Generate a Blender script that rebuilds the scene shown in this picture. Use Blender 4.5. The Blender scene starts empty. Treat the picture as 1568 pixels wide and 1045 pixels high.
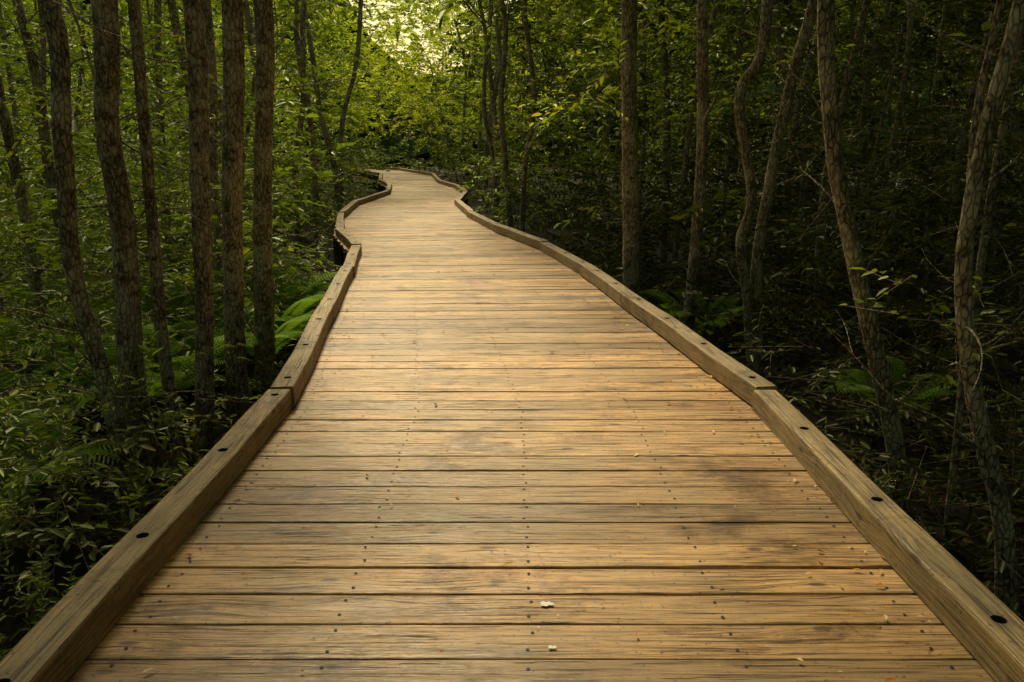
import bpy, math, random
import numpy as np
from mathutils import Vector
random.seed(7); rng=np.random.default_rng(7)
scene=bpy.context.scene
GZ=-0.7
# ------------------------------------------------------------------ helpers
def link(o,parent=None):
    scene.collection.objects.link(o)
    if parent: o.parent=parent
    return o
def empty(name,loc=(0,0,0)):
    o=bpy.data.objects.new(name,None); o.empty_display_size=0.3
    scene.collection.objects.link(o); return o
def node_mat(name):
    m=bpy.data.materials.new(name); m.use_nodes=True
    nt=m.node_tree; nt.nodes.clear()
    out=nt.nodes.new('ShaderNodeOutputMaterial')
    return m,nt,out
def N(nt,t,**kw):
    n=nt.nodes.new(t)
    for k,v in kw.items():
        if k.startswith('i_'): n.inputs[k[2:].replace('_',' ')].default_value=v
        else: setattr(n,k,v)
    return n
def ramp(nt,fac,stops):
    r=nt.nodes.new('ShaderNodeValToRGB'); e=r.color_ramp.elements
    while len(e)<len(stops): e.new(0.5)
    for el,(p,c) in zip(e,stops):
        el.position=p; el.color=(c[0],c[1],c[2],1) if hasattr(c,'__len__') else (c,c,c,1)
    nt.links.new(fac,r.inputs[0]); return r
def math_n(nt,op,a,b=None,c=None,clamp=False):
    n=nt.nodes.new('ShaderNodeMath'); n.operation=op; n.use_clamp=clamp
    for i,v in enumerate((a,b,c)):
        if v is None: continue
        if isinstance(v,(int,float)): n.inputs[i].default_value=v
        else: nt.links.new(v,n.inputs[i])
    return n.outputs[0]
def mixc(nt,fac,a,b,mode='MIX'):
    n=nt.nodes.new('ShaderNodeMix'); n.data_type='RGBA'; n.blend_type=mode
    for s,v in ((n.inputs[0],fac),(n.inputs[6],a),(n.inputs[7],b)):
        if isinstance(v,(int,float)): s.default_value=v
        elif isinstance(v,tuple): s.default_value=(*v,1)
        else: nt.links.new(v,s)
    return n.outputs[2]
# ------------------------------------------------------------------ materials
def wood_mat(name,dark,light,grey,gloss=0.42):
    m,nt,out=node_mat(name); L=nt.links
    uv=N(nt,'ShaderNodeUVMap'); uv.uv_map='UVMap'
    at=N(nt,'ShaderNodeAttribute'); at.attribute_name='rnd'
    geo=N(nt,'ShaderNodeNewGeometry')
    mk=N(nt,'ShaderNodeMapping'); mk.inputs['Scale'].default_value=(1.7,5.0,1); L.new(uv.outputs[0],mk.inputs[0])
    vo=N(nt,'ShaderNodeTexVoronoi',voronoi_dimensions='2D',i_Scale=1.0); L.new(mk.outputs[0],vo.inputs['Vector'])
    vcol=N(nt,'ShaderNodeSeparateColor'); L.new(vo.outputs['Color'],vcol.inputs[0])
    knotsel=math_n(nt,'GREATER_THAN',vcol.outputs[0],0.70)
    k=ramp(nt,vo.outputs['Distance'],[(0.0,1),(0.045,0.8),(0.075,0)])
    knot=math_n(nt,'MULTIPLY',k.outputs[0],knotsel)
    bend=ramp(nt,vo.outputs['Distance'],[(0.0,1),(0.4,0)])
    bendv=math_n(nt,'MULTIPLY',math_n(nt,'MULTIPLY',bend.outputs[0],knotsel),0.03)
    sep=N(nt,'ShaderNodeSeparateXYZ'); L.new(uv.outputs[0],sep.inputs[0])
    v2=math_n(nt,'ADD',sep.outputs[1],bendv)
    com=N(nt,'ShaderNodeCombineXYZ'); L.new(sep.outputs[0],com.inputs[0]); L.new(v2,com.inputs[1])
    def grain(sx,sy,detail,dist=0.0):
        mp=N(nt,'ShaderNodeMapping'); mp.inputs['Scale'].default_value=(sx,sy,1); L.new(com.outputs[0],mp.inputs[0])
        n=N(nt,'ShaderNodeTexNoise',noise_dimensions='2D',i_Scale=1.0,i_Detail=detail,i_Roughness=0.65,i_Distortion=dist)
        L.new(mp.outputs[0],n.inputs['Vector']); return n.outputs[0]
    g1=grain(1.8,60,4,0.3); g2=grain(5,150,2); g3=grain(1.0,8,3,0.6)
    cr=grain(1.6,75,2)
    mw=N(nt,'ShaderNodeMapping'); mw.inputs['Scale'].default_value=(0.9,1.3,1); L.new(geo.outputs['Position'],mw.inputs[0])
    wn=N(nt,'ShaderNodeTexNoise',i_Scale=1.6,i_Detail=7.0,i_Roughness=0.74); L.new(mw.outputs[0],wn.inputs['Vector'])
    f=math_n(nt,'ADD',math_n(nt,'MULTIPLY',g1,0.42),math_n(nt,'ADD',math_n(nt,'MULTIPLY',g2,0.36),math_n(nt,'MULTIPLY',g3,0.24)))
    col=ramp(nt,f,[(0.40,dark),(0.50,tuple(a*.42+b*.58 for a,b in zip(dark,light))),(0.61,light)]).outputs[0]
    tint=ramp(nt,at.outputs['Fac'],[(0,(0.50,0.51,0.53)),(0.3,(0.80,0.79,0.77)),(0.7,(1.0,1.0,1.0)),(1,(1.28,1.23,1.14))]).outputs[0]
    col=mixc(nt,1.0,col,tint,'MULTIPLY')
    wf=ramp(nt,wn.outputs[0],[(0.46,0),(0.62,0.85)]).outputs[0]
    col=mixc(nt,wf,col,mixc(nt,0.45,grey,col,'MIX'))
    wf2=ramp(nt,wn.outputs[0],[(0.36,(0.40,0.37,0.33)),(0.47,(1,1,1))]).outputs[0]
    col=mixc(nt,1.0,col,wf2,'MULTIPLY')
    dn=N(nt,'ShaderNodeTexNoise',i_Scale=42.0,i_Detail=3.0,i_Roughness=0.7); L.new(geo.outputs['Position'],dn.inputs['Vector'])
    ds=ramp(nt,dn.outputs[0],[(0.30,(0.26,0.23,0.20)),(0.39,(1,1,1)),(.62,(1,1,1)),(.72,(1.3,1.3,1.2))]).outputs[0]
    col=mixc(nt,1.0,col,ds,'MULTIPLY')
    col=mixc(nt,math_n(nt,'MULTIPLY',knot,0.9),col,(0.04,0.022,0.011))
    crack=ramp(nt,cr,[(0.32,1),(0.36,0)]).outputs[0]
    col=mixc(nt,math_n(nt,'MULTIPLY',crack,0.75),col,(0.03,0.018,0.01))
    b=N(nt,'ShaderNodeBsdfPrincipled'); L.new(col,b.inputs['Base Color'])
    rr=N(nt,'ShaderNodeMapRange'); L.new(g3,rr.inputs[0]); rr.inputs[3].default_value=gloss-0.08; rr.inputs[4].default_value=gloss+0.2
    L.new(rr.outputs[0],b.inputs['Roughness']); b.inputs['Specular IOR Level'].default_value=0.5
    h=math_n(nt,'SUBTRACT',math_n(nt,'ADD',math_n(nt,'MULTIPLY',g1,0.7),math_n(nt,'MULTIPLY',g2,0.5)),math_n(nt,'MULTIPLY',crack,0.8))
    bp=N(nt,'ShaderNodeBump',i_Strength=0.8,i_Distance=0.006); L.new(h,bp.inputs['Height']); L.new(bp.outputs[0],b.inputs['Normal'])
    L.new(b.outputs[0],out.inputs[0]); return m
deck_m=wood_mat('deck_wood',(0.155,0.086,0.036),(0.62,0.385,0.165),(0.20,0.168,0.092),0.38)
rail_m=wood_mat('rail_wood',(0.115,0.078,0.033),(0.40,0.285,0.125),(0.15,0.127,0.065),0.55)
frame_m=wood_mat('frame_wood',(0.08,0.05,0.025),(0.2,0.13,0.07),(0.1,0.09,0.06),0.7)
def simple(name,c,r=0.6,metal=0.0):
    m,nt,out=node_mat(name); b=N(nt,'ShaderNodeBsdfPrincipled')
    n=N(nt,'ShaderNodeTexNoise',i_Scale=30.0,i_Detail=4.0)
    rc=ramp(nt,n.outputs[0],[(0.3,tuple(v*0.6 for v in c)),(0.7,tuple(v*1.2 for v in c))])
    nt.links.new(rc.outputs[0],b.inputs['Base Color']); b.inputs['Roughness'].default_value=r; b.inputs['Metallic'].default_value=metal
    nt.links.new(b.outputs[0],out.inputs[0]); return m
hole_m=simple('counterbore_wood',(0.03,0.02,0.012),0.8)
bolt_m=simple('rusty_steel',(0.12,0.09,0.07),0.5,0.7)
nail_m=simple('nail_steel',(0.03,0.025,0.02),0.7,0.2)
white_m=simple('bird_dropping',(0.75,0.73,0.66),0.7)
def bark_mat(name,dark,light,lichen):
    m,nt,out=node_mat(name); L=nt.links
    geo=N(nt,'ShaderNodeNewGeometry')
    mp=N(nt,'ShaderNodeMapping'); mp.inputs['Scale'].default_value=(1,1,0.4); L.new(geo.outputs['Position'],mp.inputs[0])
    n1=N(nt,'ShaderNodeTexNoise',i_Scale=44.0,i_Detail=4.0,i_Roughness=0.7); L.new(mp.outputs[0],n1.inputs['Vector'])
    vo=N(nt,'ShaderNodeTexVoronoi',i_Scale=36.0,feature='DISTANCE_TO_EDGE'); L.new(mp.outputs[0],vo.inputs['Vector'])
    n2=N(nt,'ShaderNodeTexNoise',i_Scale=11.0,i_Detail=5.0,i_Roughness=0.72); L.new(geo.outputs['Position'],n2.inputs['Vector'])
    n3=N(nt,'ShaderNodeTexNoise',i_Scale=2.6,i_Detail=2.0); L.new(geo.outputs['Position'],n3.inputs['Vector'])
    c=ramp(nt,n1.outputs[0],[(0.36,dark),(0.60,light)]).outputs[0]
    ed=ramp(nt,vo.outputs['Distance'],[(0.0,0.2),(0.14,1)]).outputs[0]
    c=mixc(nt,1.0,c,ed,'MULTIPLY')
    lf=ramp(nt,math_n(nt,'ADD',math_n(nt,'MULTIPLY',n2.outputs[0],.6),math_n(nt,'MULTIPLY',n3.outputs[0],.4)),[(0.48,0),(0.55,0.75)]).outputs[0]
    c=mixc(nt,lf,c,mixc(nt,.5,lichen,mixc(nt,1.0,lichen,ed,'MULTIPLY')))
    mf=ramp(nt,n2.outputs[0],[(0.36,0.6),(0.44,0)]).outputs[0]
    c=mixc(nt,mf,c,(0.06,0.056,0.022))
    b=N(nt,'ShaderNodeBsdfPrincipled',i_Roughness=0.85); L.new(c,b.inputs['Base Color'])
    hh=math_n(nt,'ADD',n1.outputs[0],math_n(nt,'MULTIPLY',ed,0.5))
    bp=N(nt,'ShaderNodeBump',i_Strength=1.0,i_Distance=0.03); L.new(hh,bp.inputs['Height']); L.new(bp.outputs[0],b.inputs['Normal'])
    L.new(b.outputs[0],out.inputs[0]); return m
bark_m=bark_mat('bark_brown',(0.10,0.076,0.048),(0.40,0.325,0.21),(0.54,0.49,0.35))
bark2_m=bark_mat('bark_grey',(0.13,0.112,0.066),(0.44,0.38,0.25),(0.56,0.52,0.38))
twig_m=simple('twig_bark',(0.22,0.155,0.09),0.8)
def leaf_mat(name,stops,trans,rough=0.42,tf=0.42,gl=0.028):
    m,nt,out=node_mat(name); L=nt.links
    at=N(nt,'ShaderNodeAttribute'); at.attribute_name='rnd'
    c=ramp(nt,at.outputs['Fac'],stops).outputs[0]
    d=N(nt,'ShaderNodeBsdfDiffuse'); L.new(c,d.inputs[0])
    g=N(nt,'ShaderNodeBsdfGlossy'); g.inputs['Roughness'].default_value=rough; g.inputs[0].default_value=(.8,.85,.6,1)
    t=N(nt,'ShaderNodeBsdfTranslucent'); tc=mixc(nt,1.0,c,trans,'MULTIPLY'); L.new(tc,t.inputs[0])
    mx=N(nt,'ShaderNodeMixShader'); mx.inputs[0].default_value=tf
    L.new(d.outputs[0],mx.inputs[1]); L.new(t.outputs[0],mx.inputs[2])
    m2=N(nt,'ShaderNodeMixShader'); m2.inputs[0].default_value=gl
    L.new(mx.outputs[0],m2.inputs[1]); L.new(g.outputs[0],m2.inputs[2]); L.new(m2.outputs[0],out.inputs[0]); return m
G0=[(0,(0.036,0.052,0.008)),(0.5,(0.066,0.096,0.012)),(0.85,(0.115,0.14,0.016)),(1,(0.20,0.17,0.025))]
G_LIT=[(0,(0.050,0.085,0.008)),(0.5,(0.115,0.18,0.016)),(0.85,(0.22,0.29,0.026)),(1,(0.32,0.27,0.035))]  # lit copy of the green leaf, sunlight put into the colour
G_SHADED=[(0,(0.015,0.024,0.005)),(0.5,(0.029,0.043,0.008)),(0.85,(0.056,0.070,0.012)),(1,(0.12,0.10,0.018))]  # shaded copy of the green leaf, forest shade painted into its colour
G1=[(0,(0.15,0.21,0.014)),(0.5,(0.29,0.37,0.03)),(0.85,(0.43,0.50,0.05)),(1,(0.52,0.50,0.08))]  # glow of backlit far leaves painted in as a brighter colour
leaf_m=leaf_mat('leaf_green',G0,(1.9,1.9,0.9),gl=.045)
leaf_lit_m=leaf_mat('leaf_green_lit',G_LIT,(2.0,1.9,0.9),gl=.055)
leaf_shaded_m=leaf_mat('leaf_green_shaded',G_SHADED,(1.7,1.8,0.9),gl=.022)
leaf_glow_m=leaf_mat('leaf_green_sunglow',G1,(1.6,1.55,1.0),tf=0.5)
fern_m=leaf_mat('fern_green',[(0,(0.10,0.19,0.02)),(1,(0.20,0.34,0.04))],(1.6,1.6,0.8),0.5)
litter_m=leaf_mat('leaf_litter',[(0,(0.025,0.015,0.007)),(0.5,(0.065,0.038,0.016)),(1,(0.13,0.08,0.035))],(1,1,1),0.6,0.1,.01)
fallen_m=leaf_mat('fallen_leaf',[(0,(0.09,0.04,0.018)),(0.3,(0.40,0.12,0.025)),(0.65,(0.60,0.34,0.06)),(1,(0.70,0.58,0.34))],(1,1,1),0.6,0.1)
# ------------------------------------------------------------------ path definition
PAIRS=[((-1.37,-3.2),(1.46,-3.2)),((-1.345,4.65),(1.475,4.65)),((-1.93,9.57),(0.84,9.7)),((-2.22,11.7),(0.42,12.0)),
 ((-2.95,14.0),(-0.32,14.5)),((-3.6,17.2),(-0.98,17.5)),((-3.95,20.8),(-1.5,21.0)),((-3.8,25.2),(-1.5,24.8)),
 ((-4.3,29.0),(-2.0,28.3)),((-5.3,33.0),(-3.0,32.4)),((-6.2,39.0),(-3.9,39.2)),((-8.6,45.5),(-6.6,47)),((-14,50.5),(-13.0,53))]
PY=np.array([(a[1]+b[1])/2 for a,b in PAIRS]); PL=np.array([a[0] for a,b in PAIRS]); PR=np.array([b[0] for a,b in PAIRS])
lx=lambda y:np.interp(y,PY,PL); rx=lambda y:np.interp(y,PY,PR)
# ------------------------------------------------------------------ extrude builder
class Build:
    def __init__(s): s.v=[];s.f=[];s.uv=[];s.r=[];s.mi=[]
    def extrude(s,prof,path,side,up,rnd,uo,vo,caps=True):
        n=len(prof); base=len(s.v); per=[0]
        for i in range(n):
            a=prof[i];b=prof[(i+1)%n]; per.append(per[-1]+math.dist(a,b))
        u=0; us=[]
        for k,p in enumerate(path):
            if k: u+=(path[k]-path[k-1]).length
            us.append(u)
            sd=side[k] if isinstance(side,list) else side
            for a,b in prof:
                s.v.append(tuple(p+sd*a+up*b)); s.r.append(rnd)
        for k in range(len(path)-1):
            for i in range(n):
                j=(i+1)%n
                s.f.append((base+k*n+i,base+k*n+j,base+(k+1)*n+j,base+(k+1)*n+i)); s.mi.append(0)
                s.uv+=[(us[k]+uo,per[i]+vo),(us[k]+uo,per[i+1]+vo),(us[k+1]+uo,per[i+1]+vo),(us[k+1]+uo,per[i]+vo)]
        if caps:
            for k,rev in ((0,True),(len(path)-1,False)):
                idx=[base+k*n+i for i in range(n)]; pr=list(prof)
                if rev: idx=idx[::-1]; pr=pr[::-1]
                s.f.append(tuple(idx)); s.mi.append(0)
                s.uv+=[(a*0.2+uo,b+vo) for a,b in pr]
    def obj(s,name,mats,parent=None,smooth=False):
        me=bpy.data.meshes.new(name); me.from_pydata(s.v,[],s.f)
        uvl=me.uv_layers.new(name='UVMap'); 
        if len(s.uv)==len(me.loops): uvl.data.foreach_set('uv',np.array(s.uv,dtype=np.float32).ravel())
        a=me.attributes.new('rnd','FLOAT','POINT'); a.data.foreach_set('value',np.array(s.r,dtype=np.float32))
        for m in mats: me.materials.append(m)
        me.polygons.foreach_set('use_smooth',[smooth]*len(me.polygons))
        me.validate(); me.update()
        return link(bpy.data.objects.new(name,me),parent)
def cham(w,h,c):
    return [(-w/2,0),(w/2,0),(w/2,h-c),(w/2-c*0.3,h-c*0.3),(w/2-c,h),(-w/2+c,h),(-w/2+c*0.3,h-c*0.3),(-w/2,h-c)]
board=empty('wooden_boardwalk')
B=Build(); nails=Build(); UP=Vector((0,0,1))
for i in range(len(PAIRS)-1):
    (l0,r0),(l1,r1)=PAIRS[i],PAIRS[i+1]
    l0,r0,l1,r1=[Vector((*p,0)) for p in (l0,r0,l1,r1)]
    Lm=((l1-l0).length+(r1-r0).length)/2; n=round(Lm/0.187)
    for k in range(n):
        t0=k/n; t1=(k+1)/n; tm=(t0+t1)/2
        a=l0.lerp(l1,tm); b=r0.lerp(r1,tm); d=(b-a).normalized()
        wl=(l1-l0).length/n; wr=(r1-r0).length/n
        gap=random.choice([0.003,0.004,0.006,0.009,0.014]) if k else 0.018
        dz=random.uniform(-0.003,0.003)
        a2=a-d*(0.15+random.uniform(0,0.03)); b2=b+d*(0.15+random.uniform(0,0.03))
        sd=Vector((-d.y,d.x,0))
        rnd=random.random(); uo=random.uniform(0,50); vo=random.uniform(0,50)
        pts=[a2.lerp(b2,q/6)+UP*(dz-0.04+random.uniform(-0.0015,0.0015)) for q in range(7)]
        wm=(wl+wr)/2
        pr=cham(wm-gap,0.04,0.005)
        sides=[sd*((wl+(wr-wl)*q/6)/wm)*random.uniform(.982,1.0)+UP*random.uniform(-.014,.014) for q in range(7)]
        B.extrude(pr,pts,sides,UP,rnd,uo,vo)
        if a.y>0.5 and a.y<13:
            W=(b-a).length
            for fx in (0.03,0.27,0.5,0.74,0.965):
                for s_ in (-0.055,0.055):
                    c=a+d*(W*fx+random.uniform(-0.012,0.012))+sd*(s_*random.uniform(0.7,1.1))
                    bi=len(nails.v); rr=0.0065
                    for q in range(8):
                        an=q*math.pi/4; nails.v.append((c.x+rr*math.cos(an),c.y+rr*math.sin(an),0.0030+dz)); nails.r.append(0)
                    nails.f.append(tuple(range(bi,bi+8)))
B.obj('deck_planks',[deck_m],board); nails.obj('nail_heads',[nail_m],board)
# rails
R=Build(); cut=Build(); bolts=Build(); jo=Build()
def cyl(bl,c,r,z0,z1,n=14,mi=0):
    b=len(bl.v)
    for z in (z0,z1):
        for q in range(n):
            a=2*math.pi*q/n; bl.v.append((c.x+r*math.cos(a),c.y+r*math.sin(a),z)); bl.r.append(0.3)
    for q in range(n): bl.f.append((b+q,b+(q+1)%n,b+n+(q+1)%n,b+n+q))
    bl.f.append(tuple(range(b+n-1,b-1,-1))); bl.f.append(tuple(range(b+n,b+2*n)))
for side in (0,1):
    P=[Vector((*p[side],0)) for p in PAIRS]; sg=-1 if side==0 else 1
    for i in range(len(P)-1):
        a,b=P[i].copy(),P[i+1].copy(); d=(b-a).normalized(); out=Vector((d.y,-d.x,0))*sg
        a=a+out*0.07+d*0.010; b=b+out*0.07-d*0.010
        Lg=(b-a).length
        if i>0: a=a+out*0.014*(1 if side else -1)
        m=max(3,int(Lg/0.4)); j1,j2=random.uniform(0,9),random.uniform(0,9)
        pts=[a.lerp(b,q/m)+out*0.006*math.sin(q*1.3+j1)+UP*(0.003+0.003*math.sin(q*0.9+j2)+(0.012 if i%2 else 0)) for q in range(m+1)]
        R.extrude(cham(0.142,0.13,0.011),pts,Vector((-d.y,d.x,0)),UP,random.uniform(0.3,0.9),random.uniform(0,40),random.uniform(0,40))
        off={(0,0):(1.96+3.2)%0.88,(1,0):(2.16+3.2)%0.86}.get((side,i),0.2)
        s=off
        while s<Lg-0.06 and a.y<16:
            c=a+d*s
            if c.y>0.8:
                zt=0.13+(0.012 if i%2 else 0); cyl(cut,c,0.024,zt-0.028,zt+0.03); cyl(bolts,c,0.0125,zt-0.05,zt-0.014,6)
                cyl(bolts,c,0.0195,zt-0.05,zt-0.0245,14)
            s+=0.87
        a3=P[i]+out*0.02; b3=P[i+1]+out*0.02
        jo.extrude([(-0.02,-0.24),(0.02,-0.24),(0.02,-0.001),(-0.02,-0.001)],[a3+UP*-0.044,b3+UP*-0.044],Vector((-d.y,d.x,0)),UP,0.4,random.random()*9,0)
        s=0.6
        while s<Lg:
            c=a3+d*s+out*0.10
            jo.extrude([(-0.07,-0.07),(0.07,-0.07),(0.07,0.07),(-0.07,0.07)],[c+UP*(GZ-0.3),c+UP*-0.045],Vector((1,0,0)),Vector((0,1,0)),0.3,random.random()*9,0)
            s+=2.4
rail=R.obj('curb_rails_raw',[rail_m,hole_m])
cutter=cut.obj('cutter',[rail_m,hole_m]); cutter.data.polygons.foreach_set('material_index',[1]*len(cutter.data.polygons))
md=rail.modifiers.new('b','BOOLEAN'); md.object=cutter; md.operation='DIFFERENCE'; md.solver='EXACT'
dg=bpy.context.evaluated_depsgraph_get()
me2=bpy.data.meshes.new_from_object(rail.evaluated_get(dg)); 
ro=link(bpy.data.objects.new('curb_rails',me2),board)
bpy.data.objects.remove(rail); bpy.data.objects.remove(cutter)
bolts.obj('curb_bolts',[bolt_m],board); jo.obj('stringers_and_posts',[frame_m],board)
# ------------------------------------------------------------------ leaves
def unit(a): return a/np.maximum(np.linalg.norm(a,axis=1,keepdims=True),1e-9)
class Leaves:
    def __init__(s): s.P=[];s.D=[];s.S=[];s.W=[];s.R=[];s.Nn=[]; s.tw=[]
    def add(s,P,D,S,W,R,Nn=None):
        n=len(P)
        if Nn is None: Nn=np.tile([0,0,1.0],(n,1))+rng.normal(0,0.45,(n,3))
        s.P.append(P);s.D.append(D);s.S.append(np.broadcast_to(S,(n,)).astype(float));s.W.append(np.broadcast_to(W,(n,)).astype(float));s.R.append(np.broadcast_to(R,(n,)).astype(float));s.Nn.append(Nn)
    def clusters(s,C,rad,ntw,nl,size,wr=0.42,twl=0.45,sizevar=0.3,twigs=False):
        m=len(C)
        if m==0: return
        rad=np.broadcast_to(rad,(m,)); cr=rng.random(m)
        ci=np.repeat(np.arange(m),ntw); T=m*ntw
        td=unit(rng.normal(0,1,(T,3))*[1,1,0.5]+[0,0,0.08])
        o=C[ci]+td*(rad[ci,None]*rng.uniform(0,0.7,(T,1)))+rng.normal(0,0.22,(T,3))*rad[ci,None]
        tl=twl*rng.uniform(0.5,1.2,T)*(rad[ci]/np.mean(rad))
        li=np.repeat(np.arange(T),nl); q=np.tile(np.arange(nl),T)
        tt=(q+0.6)/nl
        drop=np.array([0,0,-1.0])*(tt[:,None]**2)*0.25*tl[li,None]
        P=o[li]+td[li]*(tl[li]*tt)[:,None]+drop
        sv=unit(np.cross(td,[0,0,1.0])+1e-6)
        sgn=np.where(q%2==0,1.0,-1.0)[:,None]
        D=unit(td[li]*0.7+sv[li]*sgn*0.9+rng.normal(0,0.28,(len(li),3))+[0,0,-0.12])
        S=size*rng.uniform(1-sizevar,1+sizevar,len(li))
        Rr=np.clip(cr[ci][li]*0.62+rng.random(len(li))*0.38,0,1)
        s.add(P,D,S,wr,Rr)
        if twigs: s.tw.append((o,o+td*tl[:,None]+np.array([0,0,-0.25])*tl[:,None]))
    def obj(s,name,mat,parent=None):
        P=np.concatenate(s.P);D=unit(np.concatenate(s.D));S=np.concatenate(s.S)[:,None];W=np.concatenate(s.W)[:,None]*S;R=np.concatenate(s.R);Nn=np.concatenate(s.Nn)
        n=len(P); side=unit(np.cross(D,Nn)); nr=np.cross(side,D)
        dr=nr*S
        V=np.stack([P, P+D*S*0.3+side*W*0.46+dr*0.06, P+D*S*0.68+side*W*0.38+dr*0.03, P+D*S-dr*0.1, P+D*S*0.68-side*W*0.38+dr*0.03, P+D*S*0.3-side*W*0.46+dr*0.06],1).reshape(-1,3)
        b=(np.arange(n)*6)[:,None]
        F=np.concatenate([b+[0,1,2,3],b+[0,3,4,5]],1).reshape(-1,4)
        RR=np.repeat(R,6); nleaf=len(F); mi=np.zeros(nleaf,np.int32)
        if s.tw:
            A=np.concatenate([t[0] for t in s.tw]);Bq=np.concatenate([t[1] for t in s.tw]); d=unit(Bq-A)
            u=unit(np.cross(d,[0.1,0.2,1.0])); w=np.cross(d,u); r=0.0028
            ang=[0,2.094,4.189]
            VV=np.stack([A+(u*math.cos(a)+w*math.sin(a))*r for a in ang]+[Bq+(u*math.cos(a)+w*math.sin(a))*r*0.5 for a in ang],1).reshape(-1,3)
            b2=(np.arange(len(A))*6+len(V))[:,None]
            F2=np.concatenate([b2+[0,1,4,3],b2+[1,2,5,4],b2+[2,0,3,5]],1).reshape(-1,4)
            V=np.concatenate([V,VV]);F=np.concatenate([F,F2]);RR=np.concatenate([RR,np.zeros(len(VV))]);mi=np.concatenate([mi,np.ones(len(F2),np.int32)])
        me=bpy.data.meshes.new(name); me.vertices.add(len(V)); me.vertices.foreach_set('co',V.astype(np.float32).ravel())
        me.loops.add(F.size); me.loops.foreach_set('vertex_index',F.astype(np.int32).ravel())
        me.polygons.add(len(F)); me.polygons.foreach_set('loop_start',(np.arange(len(F))*4).astype(np.int32))
        me.materials.append(mat); me.materials.append(twig_m)
        me.polygons.foreach_set('material_index',mi)
        a=me.attributes.new('rnd','FLOAT','POINT'); a.data.foreach_set('value',RR.astype(np.float32))
        me.update(calc_edges=True)
        return link(bpy.data.objects.new(name,me),parent)
# ------------------------------------------------------------------ trunks
def catmull(pts,step=0.12):
    P=[Vector(p) for p in pts]; P=[P[0]*2-P[1]]+P+[P[-1]*2-P[-2]]; out=[]
    for i in range(1,len(P)-2):
        n=max(2,int((P[i+1]-P[i]).length/step))
        for k in range(n):
            t=k/n; a,b,c,d=P[i-1:i+3]
            out.append(0.5*((2*b)+(c-a)*t+(2*a-5*b+4*c-d)*t*t+(3*b-a-3*c+d)*t**3))
    out.append(P[-2]); return out
def tube(bl,pts,r0,r1,nseg=12,rough=0.08,flare=0.0,step=0.12,knob=0.0):
    C=catmull(pts,step); n=len(C); b=len(bl.v); ph=[random.uniform(0,6.28) for _ in range(5)]
    kn=[(random.uniform(0,n),random.uniform(0,6.28),random.uniform(.15,.35)) for _ in range(int(n*step*1.2))] if knob else []
    prev=Vector((1,0,0))
    for k,c in enumerate(C):
        t=k/(n-1); d=(C[min(k+1,n-1)]-C[max(k-1,0)]).normalized()
        u=(prev-d*prev.dot(d)).normalized(); prev=u; w=d.cross(u)
        r=r0+(r1-r0)*t; r*=1+flare*math.exp(-t*n*step/0.25)
        for q in range(nseg):
            a=2*math.pi*q/nseg
            rr=r*(1+rough*(math.sin(2*a+ph[0]+k*0.11)+0.7*math.sin(3*a+ph[1]-k*0.17)+0.6*math.sin(k*0.5+ph[2]+a)+random.uniform(-0.8,0.8)))
            for kk,ka,kh in kn:
                dd=(k-kk)*step/.05; da=math.cos(a-ka)
                if abs(dd)<2.5 and da>0: rr+=r*kh*math.exp(-dd*dd)*da**2
            bl.v.append(tuple(c+(u*math.cos(a)+w*math.sin(a))*rr)); bl.r.append(0)
    for k in range(n-1):
        for q in range(nseg):
            bl.f.append((b+k*nseg+q,b+k*nseg+(q+1)%nseg,b+(k+1)*nseg+(q+1)%nseg,b+(k+1)*nseg+q))
    bl.f.append(tuple(range(b+(n-1)*nseg,b+n*nseg)))
def limb(bl,p,d,L,r,crv=0.15,nseg=6):
    p=Vector(p); d=Vector(d).normalized(); pts=[p]
    for k in range(4):
        d=(d+Vector((random.gauss(0,crv),random.gauss(0,crv),random.gauss(0.06,crv)))).normalized()
        p=p+d*L/4; pts.append(p)
    tube(bl,pts,r,r*0.25,nseg,0.04,0,0.15); return pts
def tree(stems,mat,leafmat=None,crown=True,ntw=5,flare=0.4,k_=0.90,hi=.55):
    root=empty('swamp_tree'); T=Build(); tips=[]
    for pts,r0,r1 in stems:
        tube(T,pts,r0*k_,r1*k_,16,0.045,flare,0.06,1)
        C=catmull(pts,0.3); H=len(C)
        for k in range(ntw):
            c=C[random.randint(int(H*0.12),int(H*hi))]; a=random.uniform(0,6.28)
            pp=limb(T,c,(math.cos(a),math.sin(a),random.uniform(0.1,0.8)),random.uniform(0.5,1.4),0.007,0.3,5)
            limb(T,pp[2],(math.cos(a+1),math.sin(a+1),0.4),0.5,0.004,0.3,4)
            limb(T,pp[3],(math.cos(a-1),math.sin(a-1),0.5),0.4,0.003,0.3,4)
        if crown:
            for k in range(7):
                c=C[random.randint(int(H*0.6),H-1)]; a=random.uniform(0,6.28)
                pp=limb(T,c,(math.cos(a),math.sin(a),random.uniform(0.3,1.0)),random.uniform(1.0,1.9),0.03,0.2,6)
                tips+=[pp[2],pp[3],pp[4]]
    T.obj('trunk_and_limbs',[mat],root,True)
    if crown and leafmat:
        Lf=Leaves(); C=np.array([tuple(t) for t in tips]); Lf.clusters(C,0.42,5,7,0.13,twigs=True); Lf.obj('leaf_crown',leafmat,root)
    return root
def ext(pts,top=7.5,dx=0.0,dy=0.0):
    x,y,z=pts[-1]; n=3
    for k in range(1,n+1):
        t=k/n; pts.append((x+dx*t+random.uniform(-.15,.15),y+dy*t+random.uniform(-.15,.15),z+(top-z)*t))
    return pts
Z0=GZ-0.15
tree([(ext([(-2.56,4.9,Z0),(-2.60,4.9,0.0),(-2.72,4.9,0.8),(-2.68,4.9,1.6),(-2.65,4.9,2.38)],6.8,-.5),0.062,0.045)],bark_m,leaf_m,ntw=18,hi=.5)
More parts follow.
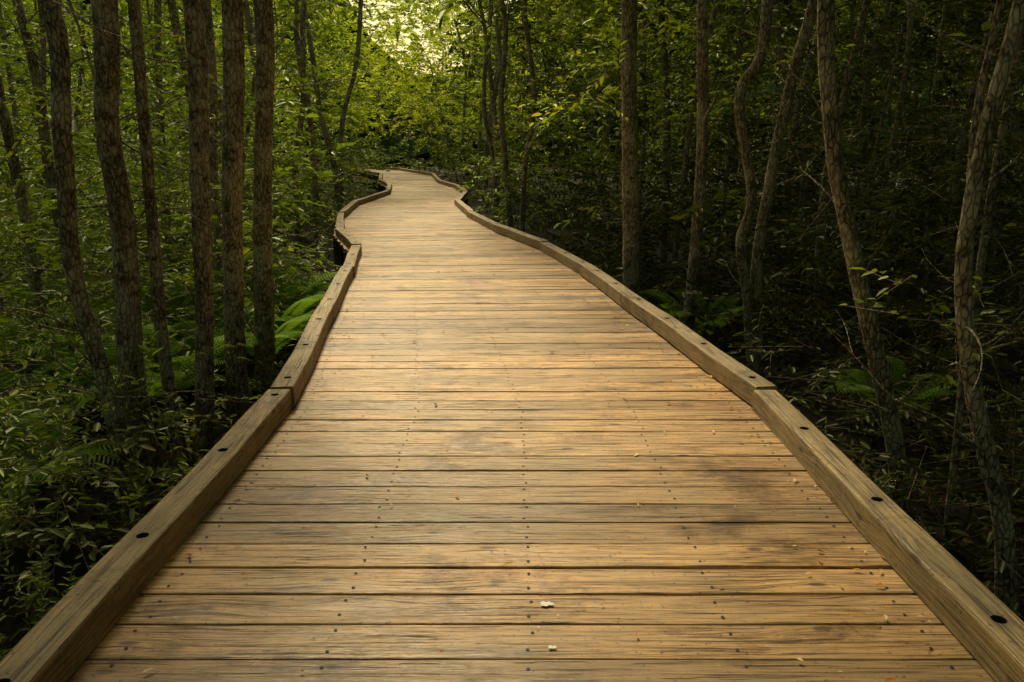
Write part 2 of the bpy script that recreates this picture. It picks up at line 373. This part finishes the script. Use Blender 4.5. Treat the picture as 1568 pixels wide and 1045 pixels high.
tree([(ext([(-2.62,5.35,Z0),(-2.66,5.35,0.0),(-2.60,5.35,1.0),(-2.62,5.35,1.7),(-2.55,5.35,2.46)],7.8,-.2),0.094,0.066)],bark_m,leaf_m,ntw=16,hi=.5)
tree([(ext([(-2.38,5.4,Z0),(-2.44,5.4,0.1),(-2.42,5.4,1.2),(-2.39,5.4,2.46)],6.5,.3),0.048,0.035)],bark_m,leaf_m,ntw=9)
tree([(ext([(-2.33,5.6,Z0),(-2.23,5.6,0.2),(-2.16,5.6,1.2),(-2.09,5.6,2.5)],8.2,.2),0.076,0.054)],bark_m,leaf_m,ntw=6)
tree([(ext([(-2.36,6.5,Z0),(-2.32,6.5,0.2),(-2.25,6.5,1.2),(-2.13,6.5,2.65)],8.5,.1),0.096,0.068)],bark2_m,leaf_m,ntw=5)
tree([(ext([(-2.40,7.4,Z0),(-2.34,7.4,0.3),(-2.26,7.4,1.4),(-2.15,7.4,2.78)],8.5,-.2),0.100,0.070)],bark2_m,leaf_m,ntw=5)
tree([(ext([(1.46,9.5,Z0),(1.42,9.5,0.5),(1.36,9.5,1.6),(1.31,9.5,3.1)],9,.3),0.110,0.08)],bark2_m,leaf_m,ntw=4)
tree([(ext([(2.44,7.64,Z0),(2.30,7.64,0.1),(2.19,7.64,.67),(2.26,7.62,1.10),(2.08,7.6,1.99),(2.27,7.6,2.5)],7,-.5,.6),0.056,0.045),
      (ext([(2.50,7.7,Z0),(2.38,7.7,.29),(2.44,7.7,1.16),(2.57,7.7,2.1),(2.72,7.7,2.82)],7.5,.6),0.060,0.05)],bark2_m,leaf_m,ntw=5)
tree([(ext([(2.47,4.63,Z0),(2.38,4.63,-.25),(2.13,4.63,.53),(1.92,4.63,1.19),(1.80,4.63,1.66),(1.70,4.63,2.34)],6.8,-.1,.5),0.058,0.04)],bark2_m,leaf_m,ntw=4)
tree([(ext([(2.55,3.61,Z0),(2.42,3.61,-.2),(2.19,3.61,.45),(2.06,3.61,1.07),(2.08,3.61,1.65),(2.12,3.61,1.95)],6,.7,-.3),0.050,0.018)],bark2_m,leaf_m,ntw=7)
tree([(ext([(2.53,4.2,Z0),(2.47,4.2,.45),(2.36,4.2,1.6),(2.4,4.2,2.3)],5.5,.3),0.024,0.016)],bark_m,leaf_m,ntw=6)
extra=[(-3.4,9.3,.06),(-4.1,11.2,.07),(-4.6,7.6,.06),(-5.4,9.8,.07),(-4.5,13.4,.07),(-4.7,15.6,.08),(-4.9,18.4,.08),(-5.1,20.9,.09),(-5.0,23.6,.10),(-5.7,27,.10),
 (0.2,16.2,.06),(0.0,18.8,.08),(-.4,20.8,.07),(-.5,23.4,.09),(-.6,26,.08),(-.9,29,.10),(2.6,12.8,.05),(3.9,9.9,.06),(4.8,12.8,.08),(2.9,15.2,.08),(4.3,7.2,.04),(6.0,9.2,.07)]
for x,y,r in extra:
    lean=random.gauss(0,.4)
    w=lambda s:random.gauss(0,s)
    tree([(ext([(x,y,Z0),(x+lean*.2+w(.07),y,1.0),(x+lean*.6+w(.09),y+w(.06),2.4),(x+lean+w(.12),y,4)],random.uniform(7,10),lean),r,r*.65)],random.choice([bark_m,bark2_m]),leaf_m,ntw=3)
M=Build(); cnt=0
while cnt<240:
    d=random.uniform(7,58); x=random.uniform(-.72,.72)*d*1.15
    if lx(d)-1.0-(.02*d)<x<rx(d)+0.8+(.02*d): continue
    if d<13 and abs(x)<4 and random.random()<.7: continue
    r=random.choice([.012,.018,.022,.03,.04,.055,.075])*(1 if d<25 else 1.4); h=random.uniform(5,11); ln=random.gauss(0,.9)
    P=[(x,d,Z0)]
    for k in range(1,5): P.append((x+ln*k/4+random.gauss(0,.18),d+random.gauss(0,.15),Z0+h*k/4))
    tube(M,P,r,r*.5,8 if d<25 else 6,0.05,.3,.35)
    if random.random()<.8:
        for q in range(3):
            c=P[random.randint(1,3)]; a=random.uniform(0,6.28); limb(M,c,(math.cos(a),math.sin(a),.6),random.uniform(.8,2.2),r*.3+.004,.3,5)
    cnt+=1
M.obj('distant_tree_trunks',[bark2_m],None,True)
# ------------------------------------------------------------------ foliage masses
def sample(n,y0,y1,z0,z1,clear,fr=0.70,side=0,hz=99,zp=1.0,yp=1.0):
    out=[]
    while len(out)<n:
        y=y0+(y1-y0)*rng.random()**yp; w=fr*y+1.5
        x=rng.uniform(-w,w)
        if side<0 and x>lx(y)-clear: continue
        if side>0 and x<rx(y)+clear: continue
        z=z0+(z1-z0)*rng.random()**zp
        if lx(y)-clear<x<rx(y)+clear and z<hz: continue
        out.append((x,y,z))
    return np.array(out)
U=Leaves()
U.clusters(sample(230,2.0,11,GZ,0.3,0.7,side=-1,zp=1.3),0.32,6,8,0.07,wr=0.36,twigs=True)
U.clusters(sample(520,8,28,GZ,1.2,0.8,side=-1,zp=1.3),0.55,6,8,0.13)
U.obj('undergrowth_foliage',leaf_lit_m)
U=Leaves()
U.clusters(sample(140,2.0,11,GZ,0.2,0.7,side=-1,zp=1.3),0.34,5,7,0.08,wr=0.45,twigs=True)
U.clusters(sample(130,8,28,GZ,1.2,0.8,side=-1,zp=1.3),0.55,6,8,0.13)
mm=[]
for k in range(150):
    y=rng.uniform(17,50); s_=rng.choice([-1,1]); x=(lx(y)-.9-abs(rng.normal(0,.7))) if s_<0 else (rx(y)+.9+abs(rng.normal(0,.7)))
    mm.append((x,y,rng.uniform(-.5,1.3)))
U.clusters(np.array(mm),0.55,6,8,0.14)
mm=np.stack([rng.uniform(-11,1,190),rng.uniform(55,62,190),rng.uniform(-.5,7,190)],1)
U.clusters(mm,1.0,7,8,0.26)
U.obj('undergrowth_foliage',leaf_m)
U=Leaves()
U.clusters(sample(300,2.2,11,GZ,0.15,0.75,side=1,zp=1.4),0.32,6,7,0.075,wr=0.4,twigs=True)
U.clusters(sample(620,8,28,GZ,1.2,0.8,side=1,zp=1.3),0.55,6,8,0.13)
U.obj('undergrowth_foliage',leaf_shaded_m)
Mid=Leaves()
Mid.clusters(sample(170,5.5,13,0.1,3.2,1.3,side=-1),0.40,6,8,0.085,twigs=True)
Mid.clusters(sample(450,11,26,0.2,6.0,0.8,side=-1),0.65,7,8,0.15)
Mid.obj('midstorey_foliage',leaf_lit_m)
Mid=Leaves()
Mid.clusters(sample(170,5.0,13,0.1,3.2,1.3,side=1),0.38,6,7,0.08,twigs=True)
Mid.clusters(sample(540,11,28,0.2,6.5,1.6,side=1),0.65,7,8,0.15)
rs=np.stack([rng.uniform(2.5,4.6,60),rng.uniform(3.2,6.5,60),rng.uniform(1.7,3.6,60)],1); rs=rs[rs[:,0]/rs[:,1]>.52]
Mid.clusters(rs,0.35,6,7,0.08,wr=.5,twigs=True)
Mid.obj('midstorey_foliage',leaf_shaded_m)
Mid=Leaves()
Mid.clusters(sample(180,11,28,0.2,5.5,0.6,side=1,fr=.18),0.55,6,8,0.12)
mm=np.stack([rng.uniform(.6,4.2,90),rng.uniform(8.5,15,90),rng.uniform(1.9,4.6,90)],1)
Mid.clusters(mm,0.5,6,8,0.10,twigs=True)
Mid.obj('midstorey_foliage',leaf_lit_m)
Far=Leaves()
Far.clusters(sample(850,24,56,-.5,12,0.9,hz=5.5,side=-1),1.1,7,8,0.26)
Far.obj('distant_forest_foliage',leaf_lit_m)
Far=Leaves()
Far.clusters(sample(750,24,52,-.5,12,0.9,side=1,hz=5.5),1.1,7,8,0.26)
Far.obj('distant_forest_foliage',leaf_m)
Far=Leaves()
c=[]
while len(c)<760:
    y=rng.uniform(29,60); cx=(lx(min(y,42))+rx(min(y,42)))/2+.9; x=cx+rng.normal(0,4.0); z=rng.uniform(2.2,13)
    if z<4.2 and lx(y)-.6<x<rx(y)+.6 and y<48: continue
    c.append((x,y,z))
Far.clusters(np.array(c),1.0,7,8,0.24)
Far.obj('distant_forest_foliage',leaf_glow_m)
Can=Leaves(); C=[]  # canopy mostly out of view, gaps and density shaped to steer the light
while len(C)<2300:
    x=rng.uniform(-20,24); y=rng.uniform(-14,46); z=rng.uniform(5.0,9.5)
    if y<4: gl,gr=lx(y)-3.5,rx(y)-1.6
    elif y<8: gl,gr=lx(y)-1.8,rx(y)-1.7
    elif y<24: gl,gr=lx(y)-3.0,rx(y)-0.2
    else: gl,gr=lx(y)-3.5,rx(y)+1.5
    if gl<x<gr and not (y<6 and x>-1.3 and rng.random()<.34): continue
    if x<-3 and rng.random()<(0.82 if y>6 else .55): continue
    if x<lx(y) and y>26 and rng.random()<.7: continue
    if y>25 and x<rx(y)+7 and rng.random()<.93: continue
    C.append((x,y,z))
Can.clusters(np.array(C),0.95,7,7,0.36)
Can.obj('light_shaping_canopy',leaf_m)
# ------------------------------------------------------------------ ferns & shrubs
def fern(x,y,s):
    Lf=Leaves(); nf=random.randint(9,12)
    for k in range(nf):
        a=2*math.pi*k/nf+random.uniform(-.3,.3); h=np.array([math.cos(a),math.sin(a),0]); L=s*random.uniform(.75,1.1); lift=random.uniform(.9,1.4)
        t=np.linspace(0.12,1,30); P=np.array([x,y,GZ+0.05])+h*(L*t*0.85)[:,None]+np.array([0,0,1])*(L*lift*(t-0.62*t**2.2))[:,None]
        tan=unit(np.gradient(P,axis=0)); sd=unit(np.cross(tan,[0,0,1.0])); ln=L*0.20*np.sin(np.pi*np.clip(t*0.92+0.06,0,1))**0.8
        for sg in (1,-1): Lf.add(P,unit(sd*sg+tan*0.35+[0,0,-.1]),np.maximum(ln,.01),0.15,rng.random()*0.7+0.2*rng.random(30),np.cross(sd,tan)+0*P)
        Lf.tw.append((P[:-1],P[1:]))
    Lf.obj('fern',fern_m)
for f in [(-2.75,8.9,1.1),(-3.9,8.7,1.2),(-3.1,7.0,1.1),(-4.4,6.6,1.2),(-3.5,5.6,1.1),(-3.0,10.4,1.0),(-5.2,8.2,1.2),(-3.1,4.3,.9),(-3.1,6.3,1.0),(-2.6,8.0,1.0),(-4.6,10,1.1),(-3.8,11.8,1.0),(-3.4,7.9,1.2),(-4.2,5.2,1.1),(-2.9,9.6,1.1),(-5.0,7.2,1.2),(-3.8,7.4,1.2),(3.1,6.2,.8),(2.2,9.0,.9)]: fern(*f)
def shrub(x,y,h,n,size=0.085,wr=0.3):
    Lf=Leaves()
    for k in range(n):
        a=random.uniform(0,6.28); sp=random.uniform(.1,.5)
        p0=np.array([x+random.gauss(0,.08),y+random.gauss(0,.08),GZ]); H=h*random.uniform(.6,1.1)
        t=np.linspace(0.2,1,int(16*H/.8)+8); P=p0+np.outer(t**1.4,[math.cos(a)*sp*H,math.sin(a)*sp*H,0])+np.outer(t,[0,0,H])
        tan=unit(np.gradient(P,axis=0)); az=np.arange(len(t))*2.4+a
        for o_ in (0,math.pi):
            rad=np.stack([np.cos(az+o_),np.sin(az+o_),0*az],1)
            Lf.add(P,unit(rad+tan*0.55+rng.normal(0,.12,P.shape)),size*rng.uniform(.7,1.2,len(t)),wr,rng.random()*.6+.4*rng.random(len(t)))
        Lf.tw.append((P[:-1],P[1:]))
        Lf.tw.append((p0[None],P[:1]))
    Lf.obj('shrub',random.choice([leaf_lit_m,leaf_lit_m,leaf_m]) if x<0 else leaf_shaded_m)
for s in [(-2.75,4.0,.95,9),(-3.0,3.5,.8,9),(-2.5,3.3,.75,8),(-3.4,4.5,1.2,9),(-2.25,2.7,.55,8),(-2.1,3.2,.5,7),(-2.6,2.5,.6,8),(-3.3,3.0,.8,8),(-4.1,5.2,1.3,9),(-3.9,4.0,1.1,9),(-2.9,4.9,.8,8),(-4.8,6.0,1.4,9),(-3.2,6.2,.9,7),(-2.2,4.2,.5,6),(-3.7,5.0,1.0,8),
          (2.9,3.1,.5,5),(3.2,4.0,.7,6),(2.7,5.6,.6,6),(3.6,6.6,.9,7),(3.0,8.4,.7,6)]: shrub(*s,size=random.choice([.05,.06,.075]),wr=random.choice([.26,.32,.42]))
S=Leaves(); S.clusters(np.array([(1.95,3.75,.95),(2.3,3.6,.75),(2.45,3.4,1.9),(2.35,3.8,2.15),(2.7,4.0,1.2),(2.5,3.9,.4)]),0.24,5,6,0.065,wr=.5,twigs=True); S.obj('hanging_sprigs',leaf_lit_m)
# ------------------------------------------------------------------ leaf litter and fallen leaves
Lt=Leaves(); n=14000; y=rng.uniform(0.5,20,n); x=rng.uniform(-1,1,n)*(0.7*y+2.5)
P=np.stack([x,y,np.full(n,GZ+0.03)+rng.random(n)*.05],1); D=rng.normal(0,1,(n,3))*[1,1,.25]
Lt.add(P,D,rng.uniform(.05,.1,n),.45,rng.random(n)); Lt.obj('leaf_litter',litter_m)
Fl=Leaves(); n=480; y=1.8+rng.random(n)**1.1*13; e=rng.random(n)
u=np.where(rng.random(n)<.6,np.where(rng.random(n)<.6,1-rng.random(n)**1.5*.12,rng.random(n)**1.5*.08+.003),e)
x=lx(y)+(rx(y)-lx(y))*u; P=np.stack([x,y,np.full(n,.010)+rng.random(n)*.004],1)
D=rng.normal(0,1,(n,3))*[1,1,0]; Fl.add(P,D,.012+.034*rng.random(n)**2,rng.uniform(.3,.6,n),rng.random(n),np.tile([0,0,1.0],(n,1))+rng.normal(0,.15,(n,3)))
Fl.obj('fallen_leaves',fallen_m)
Dp=Build()
for cx,cy,r in [(.125,2.52,.019),(.13,2.27,.010),(.16,2.45,.004),(.09,2.38,.003)]:
    b=len(Dp.v)
    for q in range(22):
        a=q*math.pi/11; rr=r*random.uniform(.6,1.25); Dp.v.append((cx+rr*1.4*math.cos(a),cy+rr*.8*math.sin(a),.0065)); Dp.r.append(0)
    Dp.f.append(tuple(range(b,b+22)))
Dp.obj('bird_droppings',[white_m])
# ------------------------------------------------------------------ ground
me=bpy.data.meshes.new('ground'); gx=np.concatenate([np.linspace(-220,-30,16),np.linspace(-28,28,90),np.linspace(30,220,16)]); gy=np.concatenate([np.linspace(-220,-14,14),np.linspace(-12,60,110),np.linspace(64,220,16)])
V=[];F=[]
for j,yy in enumerate(gy):
    for i,xx in enumerate(gx):
        V.append((xx,yy,GZ+0.05*math.sin(xx*1.7+yy*.6)*math.sin(yy*1.3)+random.uniform(-.03,.03)))
nx=len(gx)
for j in range(len(gy)-1):
    for i in range(nx-1): F.append((j*nx+i,j*nx+i+1,(j+1)*nx+i+1,(j+1)*nx+i))
me.from_pydata(V,[],F); me.polygons.foreach_set('use_smooth',[True]*len(F))
gm,nt,out=node_mat('forest_floor'); geo=N(nt,'ShaderNodeNewGeometry')
n1=N(nt,'ShaderNodeTexNoise',i_Scale=9.0,i_Detail=8.0,i_Roughness=.75); nt.links.new(geo.outputs['Position'],n1.inputs['Vector'])
n2=N(nt,'ShaderNodeTexVoronoi',i_Scale=22.0); nt.links.new(geo.outputs['Position'],n2.inputs['Vector'])
c=ramp(nt,n1.outputs[0],[(.35,(.006,.005,.003)),(.55,(.020,.015,.007)),(.72,(.03,.032,.010))]).outputs[0]
c=mixc(nt,.35,c,mixc(nt,1.0,c,n2.outputs['Color'],'MULTIPLY'))
b=N(nt,'ShaderNodeBsdfPrincipled',i_Roughness=.9); nt.links.new(c,b.inputs['Base Color']); b.inputs['Specular IOR Level'].default_value=.2
bp=N(nt,'ShaderNodeBump',i_Strength=1.0,i_Distance=.06); nt.links.new(n1.outputs[0],bp.inputs['Height']); nt.links.new(bp.outputs[0],b.inputs['Normal']); nt.links.new(b.outputs[0],out.inputs[0])
me.materials.append(gm); link(bpy.data.objects.new('ground',me))
# distant forest edge all round, with a dip shaped to let sky glow through
V=[];F=[];n=240;rows=14
for k in range(rows):
    for q in range(n):
        a=2*math.pi*q/n; r=72+2.5*math.sin(a*31+k)+random.uniform(-1.6,1.6)+k*.3
        dip=math.exp(-((a-math.radians(96))/math.radians(6.5))**2)
        V.append((r*math.cos(a),r*math.sin(a)+8,GZ-.5+k*1.6*(1-.58*dip)*(1 if k<rows-1 else random.uniform(.9,1.15))))
for k in range(rows-1):
    for q in range(n): F.append((k*n+q,k*n+(q+1)%n,(k+1)*n+(q+1)%n,(k+1)*n+q))
me=bpy.data.meshes.new('background_forest'); me.from_pydata(V,[],F)
bm_,nt,out=node_mat('distant_foliage'); geo=N(nt,'ShaderNodeNewGeometry')
n1=N(nt,'ShaderNodeTexNoise',i_Scale=.9,i_Detail=9.0,i_Roughness=.8); nt.links.new(geo.outputs['Position'],n1.inputs['Vector'])
c=ramp(nt,n1.outputs[0],[(.38,(.02,.035,.006)),(.55,(.07,.11,.014)),(.7,(.16,.19,.02))]).outputs[0]
b=N(nt,'ShaderNodeBsdfPrincipled',i_Roughness=.9); nt.links.new(c,b.inputs['Base Color']); nt.links.new(b.outputs[0],out.inputs[0])
me.materials.append(bm_); link(bpy.data.objects.new('background_forest',me))
# ------------------------------------------------------------------ light
EL=50; AZ=-17
w=bpy.data.worlds.new('World'); scene.world=w; w.use_nodes=True; nt=w.node_tree; nt.nodes.clear()
sky=nt.nodes.new('ShaderNodeTexSky'); sky.sky_type='NISHITA'; sky.sun_disc=False; sky.sun_elevation=math.radians(EL); sky.sun_rotation=math.radians(AZ%360); sky.dust_density=3.0; sky.ozone_density=.5
bg=nt.nodes.new('ShaderNodeBackground'); bg.inputs[1].default_value=.13
tint=mixc(nt,1.0,sky.outputs[0],(1.20,1.02,.56),'MULTIPLY'); nt.links.new(tint,bg.inputs[0])
ow=nt.nodes.new('ShaderNodeOutputWorld'); nt.links.new(bg.outputs[0],ow.inputs[0])
sl=bpy.data.lights.new('sun','SUN'); sl.energy=5.0; sl.angle=math.radians(12); sl.color=(1,.86,.58)
so=link(bpy.data.objects.new('sun',sl))
dv=Vector((math.sin(math.radians(AZ))*math.cos(math.radians(EL)),math.cos(math.radians(AZ))*math.cos(math.radians(EL)),math.sin(math.radians(EL))))
so.rotation_euler=dv.to_track_quat('Z','Y').to_euler(); so.location=dv*40
# ------------------------------------------------------------------ camera
cd=bpy.data.cameras.new('camera'); cd.sensor_width=36; cd.lens=28; cd.clip_end=600
co=link(bpy.data.objects.new('camera',cd)); co.location=(0,0,1.6); co.rotation_euler=(math.radians(90-14.06),0,0)
scene.camera=co
scene.view_settings.view_transform='Standard'; scene.view_settings.look='None'; scene.view_settings.exposure=0
